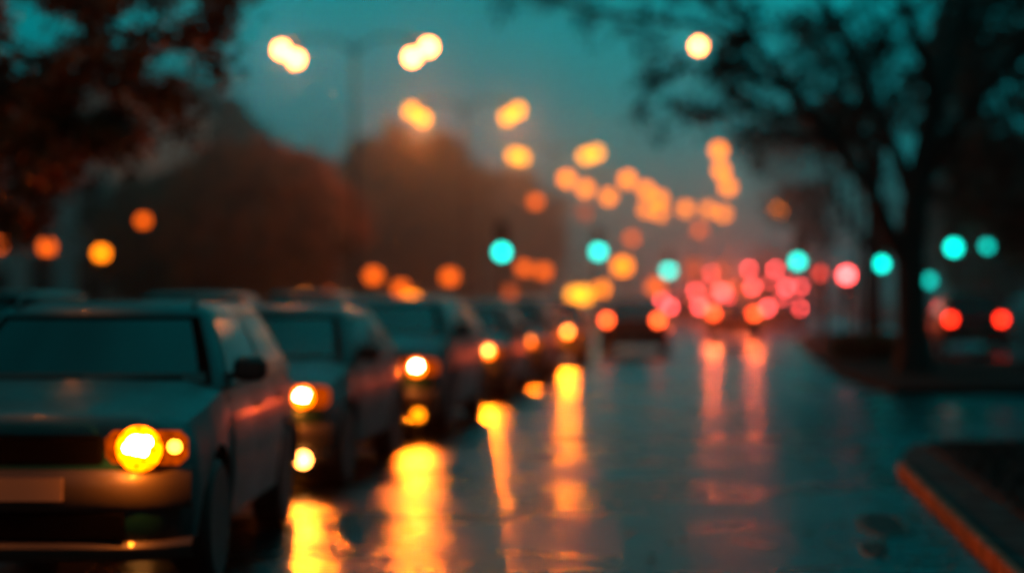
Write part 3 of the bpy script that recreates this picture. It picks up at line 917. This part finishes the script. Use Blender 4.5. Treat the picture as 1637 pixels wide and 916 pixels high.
signal(803, 403, 60, 'green', 'green', 'green traffic light farthest left, above the queue', r=.17)
signal(957, 402, 80, 'green', 'green', 'green traffic light second from the left', r=.2)
signal(1069, 432, 104, 'green', 'green', 'green traffic light low over the red saloon', r=.24)
signal(1275, 418, 75, 'green', 'green', 'green traffic light right of the road beside the red lamps', r=.17)
signal(1409, 422, 58, 'green', 'green', 'green traffic light half hidden by the big tree trunk', r=.13)
signal(1484, 448, 90, 'green', 'green_dim', 'dim green traffic light just right of the big trunk', r=.2)
signal(1524, 396, 62, 'green', 'green', 'bright green traffic light right of the big tree', r=.16)
signal(1578, 393, 70, 'green', 'green_dim', 'dim green traffic light farthest right', r=.15)
signal(1353, 440, 70, 'red', 'red', 'red traffic light left of the big tree', r=.17)
signal(1312, 437, 84, 'red', 'red_dim', 'dim red traffic light left of the brighter red one', r=.17)

arm_lamp(6, -60, -900, 16, -10.6, 'lamp', .12, 'added lamp out of view on the left pavement, put in to light the autumn branches')  # unseen lamp added to throw orange light on leaves and kerb

# ------------------------------------------------------------------ building on the left
def building():
    c = P(182, 470, 84)
    X1 = c.x; Wd, D, H = 20.0, 16.0, 10.5
    t = thing('building', 'teal grey building with tall windows behind the left trees', 'building', (X1 - Wd / 2, 84 + D / 2, .1))
    g = MB(); g.box((0, 0, H / 2), (Wd, D, H)); g.build('wall', M['facade'], t, smooth=False)
    g = MB(); g.box((0, 0, H + .12), (Wd + .7, D + .7, .3), ch=.04); g.box((0, 0, H + .32), (Wd + .2, D + .2, .2)); g.build('roof', M['facade_trim'], t, smooth=False)
    g = MB(); g.box((0, -D / 2 - .06, 3.9), (Wd + .1, .16, .22)); g.build('string_course', M['facade_trim'], t, smooth=False)
    bays = 9
    for k in range(bays):
        x = -Wd / 2 + Wd * (k + .5) / bays
        for (z0, hh) in ((.9, 2.3), (4.4, 2.2), (7.5, 2.0)):
            if k == bays - 3 and z0 < 1: continue
            g = MB(); yy = -D / 2 - .03
            for a in (-1, 1): g.box((x + a * .62, yy, z0 + hh / 2), (.12, .10, hh + .2))
            g.box((x, yy, z0 + hh + .06), (1.36, .12, .14)); g.box((x, yy - .03, z0 - .06), (1.5, .2, .10))
            g.box((x, yy, z0 + hh * .62), (1.12, .06, .06))
            w_ = g.build('window', M['facade_trim'], t, smooth=False)
            g = MB(); g.box((x, -D / 2 - .006, z0 + hh / 2), (1.12, .02, hh)); g.build('pane', M['window'], w_, smooth=False)
        g = MB(); g.box((-Wd / 2 + Wd * k / bays + .0, -D / 2 - .05, H / 2), (.34, .12, H - .02)); g.build('pilaster', M['facade_trim'], t, smooth=False)
    g = MB(); x = -Wd / 2 + Wd * (bays - 2.5) / bays
    g.box((x, -D / 2 - .02, 1.25), (1.3, .06, 2.5)); dr = g.build('door', M['trim'], t, smooth=False)
    g = MB(); g.box((x + .5, -D / 2 - .08, 1.1), (.03, .06, .2)); g.build('handle', M['chrome'], dr, smooth=False)


building()

# ------------------------------------------------------------------ trees
def leaves(centres, n_each, spread, size, rng, flat=.8):
    n = len(centres) * n_each
    C = np.repeat(np.array([tuple(c) for c in centres]), n_each, axis=0)
    off = rng.normal(0, 1, (n, 3)); off[:, 2] *= flat
    C = C + off * spread
    a = rng.normal(0, 1, (n, 3)); a /= np.linalg.norm(a, axis=1)[:, None]
    b = rng.normal(0, 1, (n, 3)); b -= (b * a).sum(1)[:, None] * a; b /= np.linalg.norm(b, axis=1)[:, None]
    s = rng.uniform(.6, 1.3, (n, 1)) * size
    v = np.stack([C - a * s, C + b * s * .45, C + a * s, C - b * s * .45], 1).reshape(-1, 3)
    return v, n


def leaf_obj(name, v, n, m, parent):
    me = bpy.data.meshes.new(name)
    me.vertices.add(len(v)); me.vertices.foreach_set('co', v.astype(np.float32).ravel())
    me.loops.add(4 * n); me.loops.foreach_set('vertex_index', np.arange(4 * n, dtype=np.int32))
    me.polygons.add(n); me.polygons.foreach_set('loop_start', np.arange(0, 4 * n, 4, dtype=np.int32))
    me.update(); me.validate()
    me.materials.append(m)
    o = bpy.data.objects.new(name, me); COL.objects.link(o); o.parent = parent
    return o


def grow(mb, p, d, length, r, depth, tips, rnd, up=.15, spread=.6, kids=(2, 3)):
    pts = [p]; rr = [r]; q = p.copy(); dd = d.normalized()
    n = 4
    for i in range(n):
        dd = (dd + Vector((rnd.gauss(0, .13), rnd.gauss(0, .13), rnd.gauss(0, .08) + up * .2))).normalized()
        q = q + dd * (length / n); pts.append(q.copy()); rr.append(r * (1 - .42 * (i + 1) / n))
        if depth <= 1: tips.append(q.copy())
    mb.tube(pts, rr, 7 if r > .04 else 5)
    if depth <= 0: return
    for k in range(rnd.randint(*kids)):
        i = rnd.randint(2, n)
        nd = (dd + Vector((rnd.gauss(0, spread), rnd.gauss(0, spread), rnd.gauss(0, spread * .6) + up))).normalized()
        grow(mb, pts[i], nd, length * rnd.uniform(.6, .8), rr[i] * .72, depth - 1, tips, rnd, up, spread, kids)


def big_tree():
    d = 37.0
    base = P(1462, 590, d); base.z = 0
    t = thing('street_tree', 'big dark tree with forked trunk leaning limbs over the road on the right', 'tree', (base.x, base.y, .08))
    o = Vector((base.x, base.y, .08))
    rnd = random.Random(11)

    def path(pts, r, n=8):
        q = [P(x, y, dd) - o for x, y, dd in pts]
        mb.tube(q, r, n); return q
    mb = MB()
    tr = [Vector((0, 0, -.1)), Vector((0, 0, .4))] + [P(x, y, d) - o for x, y in ((1458, 500), (1455, 420), (1462, 330), (1478, 250), (1494, 165))]
    mb.tube(tr, [.44, .34, .29, .28, .26, .23, .20], 14)
    tips = []
    limbs = [
        ([(1494, 165, 37), (1478, 95, 36.8), (1455, 30, 36.6), (1430, -60, 36.5), (1400, -170, 36)], [.13, .11, .09, .08, .05]),
        ([(1494, 165, 37), (1520, 90, 37.3), (1540, 20, 37.5), (1560, -80, 37.6), (1600, -190, 38)], [.14, .12, .10, .08, .05]),
        ([(1458, 440, 37), (1428, 385, 36.8), (1390, 300, 36.5), (1330, 225, 36), (1262, 145, 35.6), (1205, 70, 35.3), (1165, -10, 35), (1120, -110, 34.6)], [.15, .14, .125, .11, .09, .075, .06, .04]),
        ([(1462, 330, 37), (1436, 250, 37.2), (1402, 185, 37.5), (1370, 110, 37.7), (1335, 40, 38), (1290, -60, 38.2), (1250, -160, 38.4)], [.14, .12, .105, .09, .075, .06, .04]),
        ([(1470, 290, 37), (1530, 200, 36.4), (1590, 130, 36), (1650, 50, 35.7), (1700, -60, 35.4)], [.11, .09, .075, .06, .04]),
    ]
    for pts, rr in limbs:
        rr = [v * 1.15 for v in rr]
        q = path(pts, rr)
        for i in range(2, len(q)):
            for k in range(2 if i < 4 else 3):
                dr = (q[i] - q[i - 1]).normalized()
                nd = (dr * .6 + Vector((rnd.gauss(0, .7), rnd.gauss(0, .6), rnd.gauss(.05, .4)))).normalized()
                grow(mb, q[i], nd, rnd.uniform(.9, 1.5), rr[i] * .5, 2, tips, rnd, .05, .6)
    # long drooping branches reaching left over the road
    for pts in ([(1205, 70, 35.3), (1120, 40, 35), (1030, 30, 34.6), (940, 15, 34.2), (870, -5, 34)],
                [(1262, 145, 35.6), (1170, 110, 35.2), (1090, 110, 35), (1030, 150, 34.8), (1010, 190, 34.6)],
                [(1165, -10, 35), (1080, -30, 34.6), (980, -30, 34), (900, -30, 34)],
                [(1330, 225, 36), (1270, 215, 35.5), (1210, 180, 35), (1150, 180, 35)],
                [(1402, 185, 37.5), (1330, 170, 37.8), (1260, 190, 38)],
                [(1540, 20, 37.5), (1600, 150, 37), (1640, 260, 36.7)]):
        q = path(pts, [.07, .06, .048, .038, .025][:len(pts)], 6)
        for i in range(1, len(q)):
            for k in range(2):
                nd = ((q[i] - q[i - 1]).normalized() * .5 + Vector((rnd.gauss(0, .6), rnd.gauss(0, .6), rnd.gauss(0, .5)))).normalized()
                grow(mb, q[i], nd, rnd.uniform(.5, .8), .016, 1, tips, rnd, 0, .6)
        tips += q[1:] * 2
    mb.build('trunk', M['bark'], t)
    rg = np.random.default_rng(3)
    # keep leaves denser in some clumps, absent in others
    def clear(p):
        # the lone lamp shines through a gap in the crown
        q = _rot.transposed() @ (p + o - Vector((0, 0, CAM_Z)))
        return math.hypot(818.5 + F * q.x / q.y - 1117, 458 - F * q.z / q.y - 74) > 38
    keep = [p for p in tips if clear(p) and rnd.random() < (.28 if p.z < 5.6 and p.x > -3 else .72 if (math.sin(p.x * 1.7 + 1) + math.cos(p.z * 2.1 + p.x)) > -.2 else .30)]
    v, n = leaves(keep, 8, .15, .08, rg)
    leaf_obj('crown', v, n, M['leaf_dark'], t)
    return t


big_tree()


def small_tree(label, x, y, h, seed, mat='leaf_dark', lean=0.0, leafn=16, spread=.35, size=.14, r0=.12, name='tree', group=None, crown=1.0):
    t = thing(name, label, 'tree', (x, y, .08), 0, group)
    rnd = random.Random(seed); tips = []
    mb = MB(); pts = [Vector((0, 0, -.1))]; dd = Vector((lean, 0, 1))
    for i in range(6):
        dd = (dd + Vector((rnd.gauss(0, .05), rnd.gauss(0, .05), .1))).normalized(); pts.append(pts[-1] + dd * h * .5 / 6)
    mb.tube(pts, [r0 * (1 - .07 * i) for i in range(7)], 9)
    for i in (3, 4, 5, 6, 6, 6):
        nd = Vector((rnd.gauss(0, .7), rnd.gauss(0, .7), rnd.uniform(.3, 1))).normalized()
        grow(mb, pts[i], nd, h * .2 * crown, r0 * .5, 3, tips, rnd, .15, .5)
    mb.build('trunk', M['bark'], t)
    v, n = leaves(tips, leafn, spread, size, np.random.default_rng(seed))
    leaf_obj('crown', v, n, M[mat], t)
    return t


p = P(1396, 560, 47)
small_tree('slender dark tree with a thin straight trunk left of the big tree', p.x, 47, 10.5, 5, leafn=5, size=.09, spread=.3, r0=.19)


p = P(1318, 560, 66)
small_tree('thin bare street tree behind the right hand green signal', p.x, 66, 9.5, 6, leafn=5, size=.12, spread=.3, r0=.10)
p = P(1288, 560, 92)
small_tree('farthest thin bare street tree behind the right hand green signal', p.x, 92, 11.5, 9, leafn=6, size=.14, spread=.35, r0=.12)


def clipped_tree(label, x, y, rx, rz, zc, seed, mat, name='clipped_tree', dens=1.0, leaf=.20):
    """rounded crown: leaf clumps spread through a lumpy ellipsoid shell and volume"""
    t = thing(name, label, 'tree', (x, y, .1))
    rg = np.random.default_rng(seed); rnd = random.Random(seed)
    mb = MB(); mb.tube([(0, 0, -.1), (0.05, 0, zc * .4), (0, .05, zc)], [.28, .22, .12], 10)
    for k in range(9):
        a = 2 * PI * k / 9; mb.tube([(0, 0, zc * .5), (math.cos(a) * rx * .3, math.sin(a) * rx * .3, zc), (math.cos(a) * rx * .7, math.sin(a) * rx * .7, zc + rz * rnd.uniform(-.3, .6))], [.10, .06, .02], 6)
    mb.build('trunk', M['bark'], t)
    cs = []
    N = int(420 * dens)
    for k in range(N):
        u = rg.normal(0, 1, 3); u /= np.linalg.norm(u)
        lump = 1 + .09 * math.sin(u[0] * 7 + seed) * math.cos(u[2] * 6) + .06 * math.sin(u[1] * 11)
        q = (rg.uniform(.35, 1) ** .35) * lump
        cs.append((u[0] * rx * q, u[1] * rx * q, zc + u[2] * rz * q))
    v, n = leaves(cs, 42, .34, leaf, rg)
    leaf_obj('crown', v, n, M[mat], t)
    return t


def at_px(x, d): return P(x, 470, d).x


clipped_tree('round rust brown tree lit by the lamps, left of centre', at_px(415, 78), 78, 3.9, 3.4, 4.4, 21, 'leaf_rust')
clipped_tree('dark rounded tree joined to the left side of the rust brown one', at_px(270, 82), 82, 3.3, 3.0, 3.8, 25, 'leaf_mid')
clipped_tree('tall hazy brown tree behind and right of the round rust tree', at_px(660, 112), 112, 4.8, 4.9, 6.2, 22, 'leaf_mid', 'tree', 1.3, .24)
clipped_tree('tall dark green tree behind the left lamp heads', at_px(300, 118), 118, 5.0, 6.5, 8.6, 23, 'leaf_mid', 'tree', 1.3, .26)
clipped_tree('low hazy tree between the tall brown tree and the lamp row', at_px(790, 150), 150, 5.5, 5.0, 6.0, 24, 'leaf_mid', 'tree', 1.3, .3)
clipped_tree('dim tree filling the gap behind the round rust tree', at_px(520, 140), 140, 6.5, 5.0, 6.0, 28, 'leaf_mid', 'tree', 1.3, .3)
# right background trees
for i, (x, d, h, lab) in enumerate([
        (1585, 100, 5.0, 'bushy dark tree far behind the dimmest green signal'),
        (1745, 60, 8.2, 'dense dark tree cut by the right edge'),
        (1235, 230, 4.0, 'most distant tree at the end of the road on the right'),
]):
    clipped_tree(lab, at_px(x, d), d, h * .62, h * .72, h * .95, 40 + i, 'leaf_dark', 'tree', .9, .24)


def leaf_branch_tree():
    """autumn tree whose trunk stands left of the frame; its low branches hang into view"""
    t = thing('autumn_tree', 'orange leaved branches hanging in at the upper left corner', 'tree', (-9.8, 21.5, .1))
    o = Vector((-9.8, 21.5, .1)); rnd = random.Random(4)
    mb = MB(); tips = []
    mb.tube([(0, 0, -.1), (.05, 0, 1.5), (.1, -.1, 3.2), (.2, -.2, 5), (.2, -.2, 7)], [.24, .19, .17, .13, .08], 12)
    for pts in ([(60, -60, 20.5), (130, 20, 20), (210, 55, 19.6), (290, 70, 19.4)],
                [(-60, 20, 20.5), (40, 90, 20), (130, 130, 19.8), (215, 135, 19.6)],
                [(-80, 120, 20.5), (10, 190, 20), (70, 235, 19.8), (120, 240, 19.6)],
                [(-60, -60, 20.5), (60, -30, 20), (200, -10, 19.5), (330, -10, 19.2)],
                [(-80, 60, 20.7), (0, 140, 20.4), (80, 190, 20), (150, 200, 19.8)],
                [(-120, 250, 20.9), (-60, 310, 20.5), (0, 320, 20.3), (20, 300, 20.2)]):
        q = [Vector((.12, -.1, 3.4 + rnd.uniform(0, 1.6)))] + [P(*a) - o for a in pts]
        mb.tube(q, [.08, .05, .035, .025, .012], 7)
        for i in range(1, len(q)):
            for k in range(3):
                nd = ((q[i] - q[i - 1]).normalized() * .4 + Vector((rnd.gauss(0, .6), rnd.gauss(0, .7), rnd.gauss(0, .4)))).normalized()
                grow(mb, q[i], nd, rnd.uniform(.3, .5), .014, 1, tips, rnd, 0, .6)
    mb.build('trunk', M['bark'], t)
    keep = [p for p in tips if rnd.random() < .8]
    v, n = leaves(keep, 22, .12, .06, np.random.default_rng(8))
    leaf_obj('crown', v, n, M['leaf_autumn'], t)


leaf_branch_tree()

# low hedge and planters right
def hedge(label, x0, x1, d, h, seed):
    X0, X1 = at_px(x0, d), at_px(x1, d)
    t = thing('hedge', label, 'hedge', ((X0 + X1) / 2, d, .1))
    mb = MB(); rnd = random.Random(seed)
    for k in range(9):
        x = (X1 - X0) * (k / 8 - .5) * .9; mb.tube([(x, 0, -.02), (x + rnd.gauss(0, .05), 0, h * .7)], [.02, .01], 5)
    mb.build('stem', M['bark'], t)
    rg = np.random.default_rng(seed)
    cs = [(rg.uniform(-.5, .5) * (X1 - X0), rg.uniform(-.4, .4), rg.uniform(.1, h) * (1 - .2 * rg.random())) for _ in range(170)]
    v, n = leaves(cs, 26, .10, .05, rg)
    leaf_obj('foliage', v, n, M['leaf_autumn'], t)


hedge('low brownish hedge at the foot of the slender tree', 1335, 1440, 44.5, .55, 5)

# ------------------------------------------------------------------ render settings
scene.view_settings.view_transform = 'Standard'
scene.view_settings.look = 'None'
scene.view_settings.exposure = 0
scene.render.engine = 'CYCLES'
cy = scene.cycles
cy.use_denoising = True
try:
    cy.denoiser = 'OPENIMAGEDENOISE'
    cy.denoising_input_passes = 'RGB_ALBEDO_NORMAL'
except Exception: pass
cy.use_adaptive_sampling = False
cy.max_bounces = 5
cy.diffuse_bounces = 2
cy.glossy_bounces = 3
cy.volume_bounces = 0
cy.volume_step_rate = .3
cy.volume_max_steps = 128
cy.sample_clamp_indirect = 6
cy.sample_clamp_direct = 0
cy.use_light_tree = True
cy.caustics_reflective = False
cy.caustics_refractive = False
